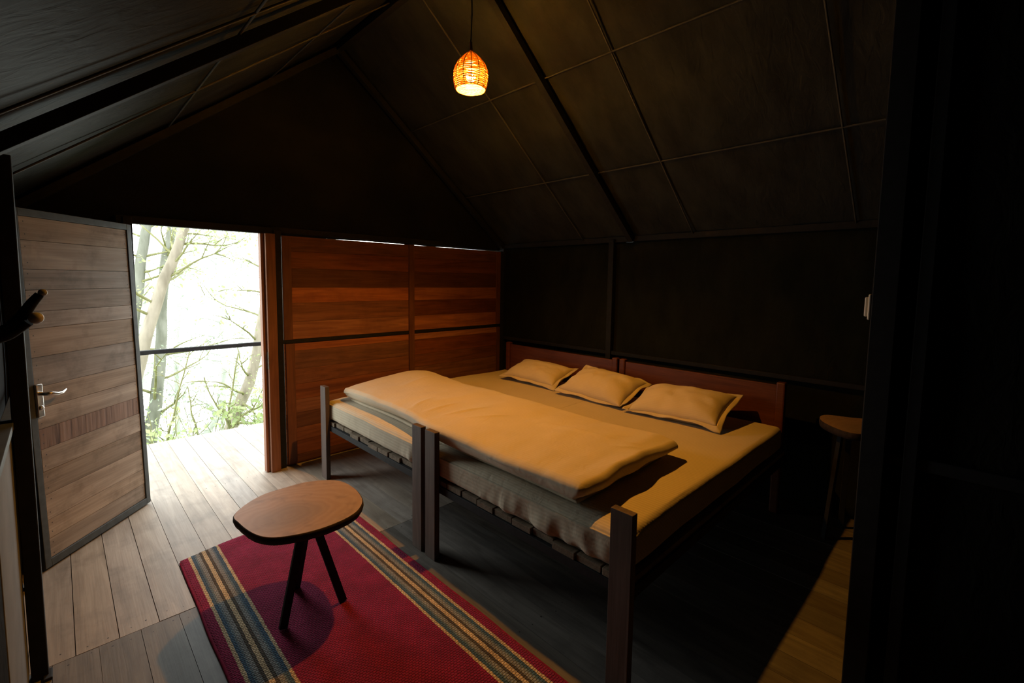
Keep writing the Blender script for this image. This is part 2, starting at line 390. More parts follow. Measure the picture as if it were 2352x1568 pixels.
def rattan():
    m, nt, b = new_mat('rattan_cane'); L = nt.links.new
    tc = nd(nt, 'ShaderNodeTexCoord'); n = nd(nt, 'ShaderNodeTexNoise'); n.inputs['Scale'].default_value = 45; n.inputs['Detail'].default_value = 3
    L(tc.outputs['Object'], n.inputs['Vector'])
    r = ramp(nt, [(.35, (.20,.075,.025)), (.65, (.42,.20,.07))]); L(n.outputs['Fac'], r.inputs['Fac'])
    L(r.outputs['Color'], b.inputs['Base Color']); b.inputs['Roughness'].default_value = .5
    tr = nd(nt, 'ShaderNodeBsdfTranslucent'); tr.inputs['Color'].default_value = (.90,.55,.20,1)
    ms = nd(nt, 'ShaderNodeMixShader'); ms.inputs[0].default_value = .12
    L(b.outputs[0], ms.inputs[1]); L(tr.outputs[0], ms.inputs[2])
    L(ms.outputs[0], nt.nodes['Material Output'].inputs['Surface'])
    return m
M['rattan'] = rattan()
def emit(name, col, st):
    m = bpy.data.materials.new(name); m.use_nodes = True; nt = m.node_tree
    nt.nodes.remove(nt.nodes['Principled BSDF'])
    e = nd(nt, 'ShaderNodeEmission'); e.inputs['Color'].default_value = (*col, 1); e.inputs['Strength'].default_value = st
    nt.links.new(e.outputs[0], nt.nodes['Material Output'].inputs['Surface'])
    return m
LAMP = 5200.0
SKY = 6.5
M['bulb'] = emit('lit_bulb', (1.0, .405, .041), LAMP)

# ================================================================== SETTING
# ---- floor: individual boards over a dark subfloor
mb = MB(); rnd = random.Random(3)
mb.box(XL-.15, XR+.15, YB-.1, 4.03, -.06, -.022, 1)
W = .1432
def boards(mb, x0, x1, y0, y1, off, gap=.0022, mi=0):
    k = math.floor((x0-off)/W)
    while off + k*W < x1:
        a = off + k*W; b2 = a + W
        g = gap*rnd.uniform(.4, 1.5)
        dz = rnd.uniform(-.0012, .0008)
        aa, bb = max(a, x0), min(b2, x1)
        mb.box(aa+g/2, bb-g/2, y0+.0015, y1-.0015, -.022, dz, mi)
        for yy in (y0+.04, y1-.04, (y0+y1)/2):
            for xx in (aa+.035, bb-.035):
                if xx > aa and xx < bb:
                    cx = xx + rnd.uniform(-.012,.012); cy = yy + rnd.uniform(-.02,.02); rr = rnd.uniform(.0025,.0042)
                    mb.add([(cx+rr*math.cos(t*PI/4), cy+rr*math.sin(t*PI/4), dz+.0006) for t in range(8)], [tuple(range(8))], 2)
        k += 1
boards(mb, XL-.1, XR+.1, 2.547, 5.42, .127)
mb.box(XL-.1, XR+.1, 4.03, 5.41, -.10, -.024, 1)
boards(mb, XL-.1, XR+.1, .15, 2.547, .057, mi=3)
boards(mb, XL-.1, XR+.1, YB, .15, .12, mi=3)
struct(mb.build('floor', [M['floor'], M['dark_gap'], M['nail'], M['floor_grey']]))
# ---- deck outside
mb = MB(); mb.box(-2.5, XL-.102, 4.034, 5.41, -.10, -.024, 1); mb.box(XR+.102, 6.5, 4.034, 5.41, -.10, -.024, 1)
boards(mb, -2.5, XL-.102, 4.034, 5.42, .127); boards(mb, XR+.102, 6.5, 4.034, 5.42, .127)
struct(mb.build('deck', [M['floor'], M['dark_gap'], M['nail']]), 'pale board deck outside the open door')

# ---- front wall: steel studs, wooden panels
mb = MB()
y0, y1 = YD, YD+.022
def panel(mb, x0, x1, zs, ms):
    for a, b2, m_ in zip(zs[:-1], zs[1:], ms):
        mb.box(x0, x1, y0 + rnd.uniform(0, .003), y1, a+.0008, b2-.0008, m_)
UP = [1.083, 1.232, 1.39, 1.519, 1.677, 1.82, 1.943]
LO = [.02, .085, .205, .32, .45, .565, .70, .83, .985, 1.05]
for x0, x1 in ((1.335, 2.55), (2.58, 3.80)):
    panel(mb, x0, x1, UP, (0,1,0,2,1,1)); panel(mb, x0, x1, LO, (2,1,1,2,1,1,1,1,0))  # own board tones, the upper ones also carry the lamp cutoff shade
mb.box(1.335, 3.80, YD+.021, YD+.032, .0, 1.940)
wf = struct(mb.build('wall_front', [M['panel'], M['panel_mid'], M['panel_dark']], bevel=.0015), 'red-brown horizontal board wall beside the doorway')
mb = MB()   # battens round the panels
for x0, x1 in ((1.333, 1.405), (3.735, 3.80)):
    mb.box(x0, x1, YD-.010, YD+.001, 1.083, 1.94); mb.box(x0+.012, x1+.012 if x1 < 3.7 else x1, YD-.010, YD+.001, .02, 1.05)
struct(mb.build('trim_1', M['batten'], bevel=.002), 'brown upright battens at the panel edges')
mb = MB(); mb.box(2.534, 2.592, YD-.022, YD+.01, .0, 1.945)
struct(mb.build('trim_2', M['batten'], bevel=.003), 'brown wooden mullion between the two wall panels')
mb = MB()   # steel: stud, mid rail, corner post, lintel
mb.box(1.271, 1.327, YD-.012, YD+.045, 0, 1.98)
mb.box(1.327, 3.80, YD-.006, YD+.03, 1.052, 1.081)
mb.box(3.80, 3.86, YD-.06, YD+.04, 0, 2.03)
mb.box(.30, 1.27, YD, YD+.05, 1.948, 2.0)
mb.box(1.27, 3.86, YD+.03, YD+.07, 1.962, 2.01)
mb.box(.335, .385, YD-.01, YD+.05, 0, 1.99)
struct(mb.build('trim_3', M['steel'], bevel=.003), 'black steel studs and rails of the door wall')
mb = MB(); mb.box(1.200, 1.272, YD-.045, YD+.05, .0, 1.948); mb.box(1.172, 1.200, YD-.010, YD+.05, 0, 1.948)
jm = struct(mb.build('trim_4', M['jamb'], bevel=.003), 'red-brown wooden post on the right of the doorway')
mb = MB(); mb.box(1.1965, 1.2005, YD-.046, YD-.005, .86, 1.0); mb.box(1.1955, 1.2005, YD-.03, YD-.012, .95, .98)
mb.build('strike_plate', M['chrome'], jm)

mb = MB(); mb.box(XL-.06, .336, YD+.005, YD+.03, 0, 1.965)
struct(mb.build('wall_front_left', M['dark_partition']), 'dark panel behind the open door leaf')
# ---- gable canvas over the door wall
mb = MB()
def gab(u, v):
    x = XL-.05 + (XR-XL+.1)*u
    top = RZ+.05 - abs(x-RX)*SLOPE
    bot = 1.9472 + .005*nz((x*3, 0, 0), 1, 4.2) + (.010 if x < 1.27 else 0) - (.012 if 1.3 < x < 1.72 else 0)
    bot += -.012 if 2.53 < x < 2.6 else 0
    z = bot + (top-bot)*v
    return Vector((x, YD+.035 + .03*nz((x*1.1, 0, z*1.3), 1, 1.1)*(v > .04), z))
mb.grid(gab, 120, 40)
o = struct(mb.build('wall_front_gable', M['gable']), 'dark canvas gable above the door wall')
md = o.modifiers.new('thick', 'SOLIDIFY'); md.thickness = .004

# ---- left wall
mb = MB()
mb.grid(lambda u, v: Vector((XL-.03 + .015*nz((u*9, v*3, 0), 1, 2), YB + (4.02-YB)*u, -.02 + 2.07*v)), 60, 16)
o = struct(mb.build('wall_left', M['gable']), 'dark canvas left wall')
md = o.modifiers.new('thick', 'SOLIDIFY'); md.thickness = .004
mb = MB(); mb.box(-.168, -.150, 1.87, 2.52, .03, 1.02)
struct(mb.build('trim_5', M['grey_board'], bevel=.003), 'grey board filling the lower left wall')
mb = MB()
mb.box(-.145, -.096, 2.481, 2.53, 0, 2.03)               # post
mb.box(-.112, -.085, 2.455, 2.52, 0, .012)
mb.box(-.19, -.140, 3.26, 3.31, 0, 2.03)
mb.box(-.19, -.14, 3.90, 3.98, 0, 2.03)
struct(mb.build('trim_6', M['steel'], bevel=.003), 'black steel posts of the left wall')
mb = MB(); mb.box(-.185, -.152, YB, 1.86, 0, 2.03)
struct(mb.build('wall_near', M['dark_partition']), 'black panel at the near end of the left wall')
mb = MB(); mb.box(-.178, -.140, 1.87, 2.481, 1.022, 1.047); mb.box(-.178, -.140, 2.53, 3.26, 1.022, 1.047)
struct(mb.build('trim_7', M['leaf_steel'], bevel=.002), 'grey steel mid rail of the left wall')

# ---- right (headboard) wall
mb = MB()
def rw(u, v):
    y = YB + (4.02-YB)*u
    top = 2.00
    if 2.262 < y < 2.50: top -= .030*(1-abs(y-2.31)/.19 if y > 2.31 else 1)
    z = -.02 + (top+.02)*v
    return Vector((XR + .03 + .02*nz((y*1.2, z*1.4, 0), 1, 5), y, z))
mb.grid(rw, 150, 20)
o = struct(mb.build('wall_right', M['wallcanvas']), 'dark olive canvas wall behind the headboards')
md = o.modifiers.new('thick', 'SOLIDIFY'); md.thickness = .004
mb = MB(); mb.box(XR-.035, XR+.02, 2.43, 2.485, 0, 2.0); mb.box(XR-.02, XR+.015, YB, 3.95, .905, .94); mb.box(XR-.005, XR+.045, YB, 4.0, 1.975, 2.025)
struct(mb.build('trim_8', M['steel'], bevel=.003), 'black steel pole and rails of the canvas wall')

# ---- roof: two canvas slopes with webbing seams
def roof(side):
    mb = MB(); over = .28
    def fn(u, v):
        y = YB - .1 + (4.35-YB+.1)*u
        dx = (XR-RX+over)*v
        x = RX + side*dx
        z = RZ - SLOPE*dx + .012
        fold = .012*nz((x*1.0, y*2.0, 0), 1.6, 3+side) + .02*math.sin(v*PI)*(-abs(math.sin((y-2.265)*PI/1.9)))
        fold += .010*nz((x*.6, y*6.0, 0), 1.0, 7+side)*math.exp(-v*2.5)
        return Vector((x, y, z + fold*min(1, v*7)))
    mb.grid(fn, 140, 60, 0, True)
    def seam(p, q):
        pts = [Vector(p).lerp(Vector(q), t/24) for t in range(25)]
        mb.tube([Vector((a.x, a.y, RZ - SLOPE*abs(a.x-RX) - .022 )) for a in pts], .0028, 5, 1)
    for y in ((2.80, 1.69, .6) if side > 0 else (3.07, 2.02, .9)):
        seam((RX+side*.02, y, 0), (RX+side*1.99, y, 0))
    for dx in ((.71, 1.39) if side > 0 else (1.22, .55)):
        seam((RX+side*dx, YB, 0), (RX+side*dx, 3.98, 0))
    o = struct(mb.build('ceiling' if side > 0 else 'ceiling_left', [M['roof'], M['seam']]), 'dark canvas roof slope on the bed side' if side > 0 else 'grey canvas roof slope on the door side')
    md = o.modifiers.new('thick', 'SOLIDIFY'); md.thickness = .003; md.offset = 1
roof(1); roof(-1)
mb = MB()
for y in (2.255, 3.955, .2, -1.5):
    for s in (1, -1):
        mb.bar((RX, y, RZ-.055), (RX + s*1.98, y, RZ-.055-SLOPE*1.98), .05, .05)
mb.bar((RX, YB, RZ-.05), (RX, 3.98, RZ-.05), .05, .05)
struct(mb.build('trim_9', M['steel'], bevel=.002), 'black steel rafters and ridge tube under the canvas')

# ---- rear end and dark partition on the right
mb = MB(); mb.grid(lambda u, v: Vector((XL-.05+(XR-XL+.1)*u, YB, (RZ+.02-abs(XL-.05+(XR-XL+.1)*u-RX)*SLOPE)*v)), 24, 10, flip=True)
o = struct(mb.build('wall_back', M['gable']), 'dark canvas end wall'); md = o.modifiers.new('thick', 'SOLIDIFY'); md.thickness = .004
mb = MB()
mb.grid(lambda u, v: Vector((1.94 + .01*nz((0, u*6, v*3), 1, 9), .20 - 1.85*u, .0 + 2.55*v)), 30, 20)
o = struct(mb.build('wall_partition', M['dark_partition']), 'black canvas partition on the right'); md = o.modifiers.new('thick', 'SOLIDIFY'); md.thickness = .004
mb = MB(); mb.box(1.90, 1.965, .178, .243, 0, 2.6); mb.box(1.925, 1.96, -1.6, .178, 1.02, 1.06); mb.box(1.915, 1.97, .10, .135, 0, 2.55)
struct(mb.build('trim_10', M['steel'], bevel=.003), 'black post at the end of the partition')

# ---- open door leaf (hinged on the left side of the doorway)
ang = math.atan2(-.7389, -.6738)
door = thing('door_1', 'open plank door with black steel frame and steel lever handle', 'door', (.407, 3.975, 0), ang)
door['kind'] = 'structure'
LW, LH = .772, 1.935
SH = .0268                      # the leaf hangs slightly out of plumb
def lean(mb):
    for p in mb.v: p.x += p.z*SH
    return mb
mb = MB()
mb.box(0, .036, -.035, 0, .012, LH); mb.box(LW-.036, LW, -.035, 0, .012, LH)
mb.box(.036, LW-.036, -.035, 0, LH-.038, LH); mb.box(.036, LW-.036, -.035, 0, .012, .055)
o = lean(mb).build('door_frame', M['leaf_steel'], door, bevel=.002, inv=False)
DZ = [.056, .165, .27, .412, .542, .665, .777, .89, 1.005, 1.163, 1.316, 1.405, 1.518, 1.626, 1.775, LH-.039]
mb = MB()
for i, (a, b2) in enumerate(zip(DZ[:-1], DZ[1:])):
    mb.box(.038, LW-.042, -.026, -.006 + rnd.uniform(-.002, .002), a+.0009, b2-.0009, 1 if i == 5 else 0)
mb.box(.036, LW-.036, -.034, -.025, .05, LH-.036)
for a, b2 in zip(DZ[:-1], DZ[1:]):
    for u in (.056, LW-.062):
        for t in (.25, .78):
            cz = a + (b2-a)*t + rnd.uniform(-.008,.008); cu = u + rnd.uniform(-.006,.006); rr = .0032
            mb.add([(cu+rr*math.cos(k*PI/4), -.0028, cz+rr*math.sin(k*PI/4)) for k in range(8)], [tuple(range(8))], 2)
o = lean(mb).build('door_boards', [M['doorwood'], M['sawn'], M['nail']], door, bevel=.0012, inv=False)
mb = MB(); mb.rbox(.704, .742, -.002, .012, .845, 1.024, .006, 2, 2, 4)
hp = lean(mb).build('handle_plate', M['chrome'], door, weld=True, inv=False); hp['label'] = 'chrome handle plate'
mb = MB()
mb.tube([(.723, .008, .972), (.723, .030, .972), (.721, .046, .972), (.703, .054, .970), (.675, .056, .962), (.643, .054, .962), (.615, .050, .974)], [.010, .010, .011, .011, .010, .0085, .004], 12)
o = lean(mb).build('lever_handle', M['chrome'], hp, inv=False)
mb = MB(); mb.lathe([(.0, 0), (.013, 0), (.013, .006), (.009, .008), (.0, .008)], (0,0,0), 20)
o = mb.build('lock_cylinder', M['chrome'], hp, inv=False)
o.location = (.7475, .011, .896); o.rotation_euler = (-PI/2, 0, 0)

# ================================================================== THINGS
# ---- beds
def bed(label, y0, y1, hy0, hy1):
    xf, xh = 1.471, 3.556
    t = thing('wooden_bed', label, 'bed', (xf, (y0+y1)/2, 0), 0, 'twin wooden beds pushed together')
    for ya, yb in ((y0, y0+.094), (y1-.094, y1)):
        mb = MB(); mb.box(xf, xf+.034, ya, yb, 0, .749); mb.build('foot_post', M['bedwood'], t, bevel=.002)
    for ya, yb in ((hy0, hy0+.056), (hy1-.056, hy1)):
        mb = MB(); mb.box(xh-.02, xh+.035, ya, yb, 0, .928); mb.build('head_post', M['headboard'], t, bevel=.010)
    mb = MB(); mb.box(xh-.005, xh+.02, hy0+.056, hy1-.056, .50, .905)
    mb.build('headboard', M['headboard'], t, bevel=.003)
    mb = MB(); mb.box(xf+.034, xf+.066, y0+.01, y1-.01, .392, .434); mb.build('foot_rail', M['steel'], t, bevel=.002)
    for yy in (y0+.02, y1-.055):
        mb = MB(); mb.box(xf+.034, xh, yy, yy+.035, .385, .434); mb.build('side_rail', M['steel'], t, bevel=.002)
    n = 10; w = (y1-y0-.05)/n
    for k in range(n):
        a = y0+.025+k*w
        mb = MB(); zz = .434 + rnd.uniform(0, .003)
        mb.box(xf+.040+rnd.uniform(-.008,.014), xh-.03, a+.004, a+w-.004, zz, zz+.030)
        mb.build('slat', M['slat'], t, bevel=.002)
    return t
bed('wooden bed beside the board wall, nearer the open door', 2.19, 3.607, 2.196, 3.606)
bed('wooden bed on the far side from the door, by the dark partition', .825, 2.150, .879, 2.176)

# ---- mattresses in sheets
def mattress(label, y0, y1, seed, fold, lo=-9, hi=9):
    def d(p, n):
        w = Vector((0,0,0))
        w.z += .008*nz(p, 2.2, 3.1) * (n.z > -.2)
        if n.x < -.4:            # hanging sheet folds on the foot end
            amt = fold(p.y)
            k = max(0, min(1, (.60-p.z)/.12))
            w.x += -amt*(.005*math.sin(p.y*55+7*nz((p.y*4,p.z*5,0),1,seed)) + .022*nz((p.y*8, p.z*3+p.y*2, 0), 2.0, seed))*k*1.15 - amt*k*.010*abs(nz((p.y*14, p.z*2.5, 1), 1.0, seed)) - .004*nz(p, 6, seed)
        if n.y < -.4 and abs(p.y - y0) < .03:
            w.y += .006*nz(p, 3, seed)
        if n.z > .3 and n.x < .1:
            w.z += -.010*math.exp(-((p.x-1.52)/.10)**2)
        return w
    def dd(p, n):
        w = d(p, n); y = min(max(p.y + w.y, lo), hi); w.y = y - p.y
        return w
    mb = MB(); mb.rbox(1.515, 3.520, y0, y1, .470, .630, .035, 60, 110, 8, dd)
    o = mb.build('mattress', M['sheet'], weld=True, loc=(2.52, (y0+y1)/2, .47))
    return tag(o, label, 'mattress', 'mattresses in beige sheets')
mattress('mattress in a beige striped sheet on the bed beside the board wall', 2.135, 3.60, 3.1,
         lambda y: .12 + .6*math.exp(-((y-2.3)/.15)**2), lo=2.1745)
mattress('mattress in a wrinkled beige sheet on the bed far from the door', .872, 2.215, 8.4,
         lambda y: .15 + .8*max(0, min(1, (1.75-y)/.5)), hi=2.1735)

# ---- folded duvet lying across both beds
def duvet():
    mb = MB()
    cl = lambda t: max(0, min(1, t))
    CR = [(1.66,2.30,.36,-.10,.012,.010),(1.62,2.42,.34,.02,.011,.009),(1.70,2.17,.34,-.22,.009,.007),(1.60,2.55,.30,.10,.014,.007),(2.05,1.35,.10,-.22,.010,.006),(1.95,1.30,.16,-.20,.010,.006),(1.9,3.1,.4,.1,.02,.006),(2.0,1.9,.1,-.6,.03,.006)]
    def top(p, n):
        w = Vector((0,0,0))
        u = (p.x-1.54)/.88; v = (p.y-1.05)/2.47
        low = cl((.752-p.z)/.10)
        if n.z > .05:
            w.z += .016*math.sin(PI*cl(u)) + .012*nz(p, 2.4, 2.0) + .005*nz((p.x*3, p.y*9, 0), 1, 5)
            w.z += .040*math.exp(-((p.x-2.22)/.24)**2 - ((p.y-3.40)/.30)**2)
            w.z -= .020*cl((p.y-3.1)/.4)*cl((1.9-p.x)/.3)
            c = 0
            for (cx, cy, dx, dy, ww, h) in CR:
                L2 = math.hypot(dx,dy); t = ((p.x-cx)*dx+(p.y-cy)*dy)/L2; q = (-(p.x-cx)*dy+(p.y-cy)*dx)/L2
                if 0 < t < L2: c += h*math.exp(-(q/ww)**2)*math.sin(PI*t/L2)
            w.z += c
        front = cl((1.70-p.x)/.16)
        w.x += front*(.068*cl((p.y-2.15)/.5) + .012*nz((p.y*2.4, 0, 0), 1.3, 6) + .035*low*low)      # set back near the board wall, tucked under
        w.z += front*low*.018*cl((p.y-2.0)/.4)*math.sin(PI*cl((p.y-2.0)/1.3))                      # lifted edge with a gap below
        if p.x > 2.3: w.x += .010*nz((p.y*2.2, 0, p.z*4), 1.3, 9) - .03*low*low
        end = cl((1.20-p.y)/.12)
        w.y += end*(.070*low + .010*math.sin((p.z-.64)*70) + .022*nz((p.x*5, p.z*3, 0), 1.2, 4))
        w.z += end*(.012*math.sin(PI*cl((p.x-1.6)/.5)) - .010*cl((p.x-2.0)/.3))*(n.z > .05)
        fin = cl((p.y-3.38)/.12)
        w.y -= fin*.04*low
        return w
    mb.rbox(1.522, 2.42, 1.065, 3.50, .643, .750, .046, 80, 170, 8, top)
    def low(p, n):
        k = cl((1.66-p.x)/.06)
        return Vector((.016*nz((p.y*2.6, 1, 0), 1.1, 3)*k + k*.05*cl((p.y-2.15)/.5), .02*nz((p.x*4, 0, 0), 1.3, 1)*(abs(n.y) > .2), .003*nz(p, 4, 4)*(n.z > .1)))
    mb.rbox(1.590, 2.36, 1.16, 3.44, .631, .650, .009, 40, 110, 2, low)
    o = mb.build('duvet', M['duvet'], weld=True, loc=(2.0, 2.28, .63))
    tag(o, 'thick beige duvet folded into a long strip across the foot of both beds', 'duvet')
duvet()

# ---- pillows with flanged cases
def pillow(label, c, rx, rz, ly, lx, th, seed):
    def edge(u, v):                      # outline with pulled-out corners
        x = u*lx/2*(1 - .06*(1-v*v)); y = v*ly/2*(1 - .05*(1-u*u))
        return x, y
    def surf(s):
        def fn(a, b2):
            u = -1+2*a; v = -1+2*b2
            x, y = edge(u, v)
            h = (max(0,1-abs(u)**2.3))**.55*(max(0,1-abs(v)**3.2))**.55
            z = s*th/2*h*(1 + .10*nz((u*1.6, v*2.2, s), 1, seed)) + .010*nz((u*3, v*4, s), 1.0, seed+3)*h
            k = abs(v)**3
            z += .010*k*math.sin(u*9+seed)*(1-abs(u)**6)*s*h
            return Vector((x, y, z + .012*nz((u*1.5, v*2.5, 0), 1, seed+7)*max(abs(u),abs(v))**2))
        return fn
    mb = MB(); mb.grid(surf(1), 44, 60); mb.grid(surf(-1), 44, 60, flip=True)
    o = mb.build('pillow', M['pillow'], weld=True)
    tag(o, label, 'pillow', 'pillows along the headboards')
    mb = MB(); N = 56
    per = [(-1+2*i/N, -1) for i in range(N)] + [(1, -1+2*i/N) for i in range(N)] + [(1-2*i/N, 1) for i in range(N)] + [(-1, 1-2*i/N) for i in range(N)]
    n = len(per); vs = []; fs = []
    for (u, v) in per:
        x, y = edge(u, v); z0 = .012*nz((u*1.5, v*2.5, 0), 1, seed+7)
        d = Vector((x/(lx/2), y/(ly/2), 0)); dx = (1 if abs(u) == 1 else 0)*math.copysign(1, u); dy = (1 if abs(v) == 1 else 0)*math.copysign(1, v)
        fl = .030
        for k in range(5):
            t = k/4
            z = z0 + t*(.020*nz((u*1.7, v*2.6, 0), 1, seed+9) - .004 + .028*(abs(u*v))**4*math.sin(seed+u*2+v))
            vs.append(Vector((x + dx*fl*t, y + dy*fl*t, z)))
    for i in range(n):
        j = (i+1) % n
        for k in range(4): fs.append((i*5+k, i*5+k+1, j*5+k+1, j*5+k))
    mb.add(vs, fs, 0, True)
    f = mb.build('pillow_flange', M['pillow'], o, inv=False)
    md = f.modifiers.new('thick', 'SOLIDIFY'); md.thickness = .004; md.offset = 0
    o.location = c; o.rotation_euler = (rx[0], rx[1], rz)
    return o
pillow('small beige pillow nearest the board wall', (3.285, 2.905, .727), (math.radians(1), math.radians(-17), 0), .02, .62, .34, .175, 1.3)
pillow('plump beige pillow in the middle of the three', (3.240, 2.150, .735), (math.radians(3), math.radians(-18), 0), -.03, .60, .41, .205, 4.9)
pillow('beige pillow nearest the dark partition, its open end throwing a shadow', (3.220, 1.455, .730), (math.radians(-2), math.radians(-17), 0), .03, .64, .41, .195, 8.2)

# ---- rug
def rug():
    x0, x1, ya, yb = .420, 1.383, .55, 3.015
    mb = MB()
    def h(x, y):
        e = min(x-x0, x1-x)
        return .010 + .002*nz((x*3, y*3, 0), 1, 2) + .010*math.exp(-((y-3.0)/.05)**2)*(.5+.5*math.sin(x*9))
    def fn(u, v):
        x = x0+(x1-x0)*u; y = ya+(yb-ya)*v
        y2 = y + v*(.030*math.sin((x-.42)*6.2) - .022*math.cos(x*3))*max(0,(y-2.6)/.4)
        x2 = x + (.0025*math.sin(y*5.0) + .0015*math.sin(y*13))*(1 if u in (0,1) else 0)
        return Vector((x2, y2, h(x, y)))
    mb.grid(fn, 60, 150)
    def skirt(fa):
        vs = [];
        for k in range(151):
            p = fa(k/150); vs += [p, Vector((p.x, p.y, .0005))]
        mb.add(vs, [(2*i, 2*i+1, 2*i+3, 2*i+2) for i in range(150)])
    skirt(lambda t: fn(0, t)); skirt(lambda t: fn(1, t)); skirt(lambda t: fn(t, 1)); skirt(lambda t: fn(t, 0))
    o = mb.build('striped_rug', rug_mat(0, x0, x1), weld=True)
    tag(o, 'crimson woven rug with blue, grey and tan edge stripes under the slab table', 'rug')
    mb = MB()
    for x in (x0-.001, x1+.001):
        mb.tube([(x + .0025*math.sin(y*5.0) + .0015*math.sin(y*13), y, .006) for y in [ya + (yb-.02-ya)*k/120 for k in range(121)]], .0065, 6)
    e = mb.build('rolled_edge', plain('crimson_edge', (.20,.012,.04), .95, 0, .1, .3, 60), o)
rug()

# ---- slab table
OUT = [(a*.939, b*.939) for a, b in [(.557,2.430),(.607,2.5),(.679,2.555),(.753,2.586),(.839,2.590),(.933,2.589),(1.0,2.568),(1.077,2.517),(1.118,2.445),(1.129,2.326),(1.112,2.216),(1.086,2.147),(1.029,2.082),(.957,2.048),(.867,2.036),(.789,2.042),(.719,2.062),(.655,2.093),(.615,2.130),(.588,2.182),(.569,2.26),(.559,2.35)]]
def catmull(P, n):
    out = []
    m = len(P)
    for i in range(m):
        a, b2, c, d = [Vector(P[(i+k) % m]) for k in (-1,0,1,2)]
        for k in range(n):
            t = k/n
            out.append(.5*((2*b2)+(-a+c)*t+(2*a-5*b2+4*c-d)*t*t+(-a+3*b2-3*c+d)*t*t*t))
    return out
def slab(mb, outline, z0, z1, seed):
    c = sum(outline, Vector((0,0)))/len(outline); n = len(outline)
    rings = []
    for (s, z, rg) in ((.0, z1, 0), (.5, z1, 0), (.985, z1, 0), (1.0, z1-.004, .001), (1.004, (z0+z1)/2, .004), (.985, z0+.003, .005), (.96, z0, .002), (.0, z0, 0)):
        rings.append([Vector((*(c+(p-c)*(s + rg*2*nz((p.x*25, p.y*25, z*40), 1, seed))), z)) for p in outline])
    vs = [q for r in rings for q in r]
    for i in range(len(rings)-1):
        fs = [(i*n+k, (i+1)*n+k, (i+1)*n+(k+1) % n, i*n+(k+1) % n) for k in range(n)]
        b0 = 0
        mb.add([q for r in (rings[i], rings[i+1]) for q in r], [(k, n+k, n+(k+1) % n, (k+1) % n) for k in range(n)], 0 if i < 2 else 1, 2 <= i < 6)
tb = thing('slab_table', 'low live-edge wood slab table on three black legs standing on the rug', 'table', (.79, 2.18, 0))
mb = MB(); slab(mb, catmull(OUT, 5), .481, .520, 2)
mb.build('tabletop', [tabletop_mat('pale_sanded_slab', (.78, 2.19, .52)), M['bark']], tb, weld=True)
for a, b2 in (((.665,2.10,.012), (.757,2.079,.482)), ((.943,2.086,.012), (.808,2.095,.482)), ((.81,2.341,.012), (.797,2.125,.482))):
    d = (Vector(b2)-Vector(a)).normalized()
    mb = MB(); mb.bar(Vector(a)+Vector((0,0,.0)), b2, .036, .018, (d.y, -d.x, 0.01) if False else (0,1,0))
    mb.build('leg', M['steel'], tb, bevel=.0015)

# ---- bedside stand
st = thing('bedside_stand', 'dark live-edge bedside stand half hidden behind the black post', 'table', (3.45, .44, 0))
o2 = [Vector((3.52+.20*math.cos(a)*(1-.16*math.cos(3*a-1.0)), .50+.17*math.sin(a)*(1-.10*math.cos(3*a)))) for a in [2*PI*k/40 for k in range(40)]]
mb = MB(); slab(mb, o2, .695, .74, 5); mb.build('tabletop', [tabletop_mat('dark_slab', (3.5,.5,.74)), M['bark']], st, weld=True)
for k in range(3):
    a = 2*PI*k/3+.3
    mb = MB(); mb.bar((3.52+.14*math.cos(a), .5+.12*math.sin(a), 0), (3.52+.07*math.cos(a), .5+.06*math.sin(a), .697), .03, .018)
    mb.build('leg', M['steel'], st, bevel=.001)

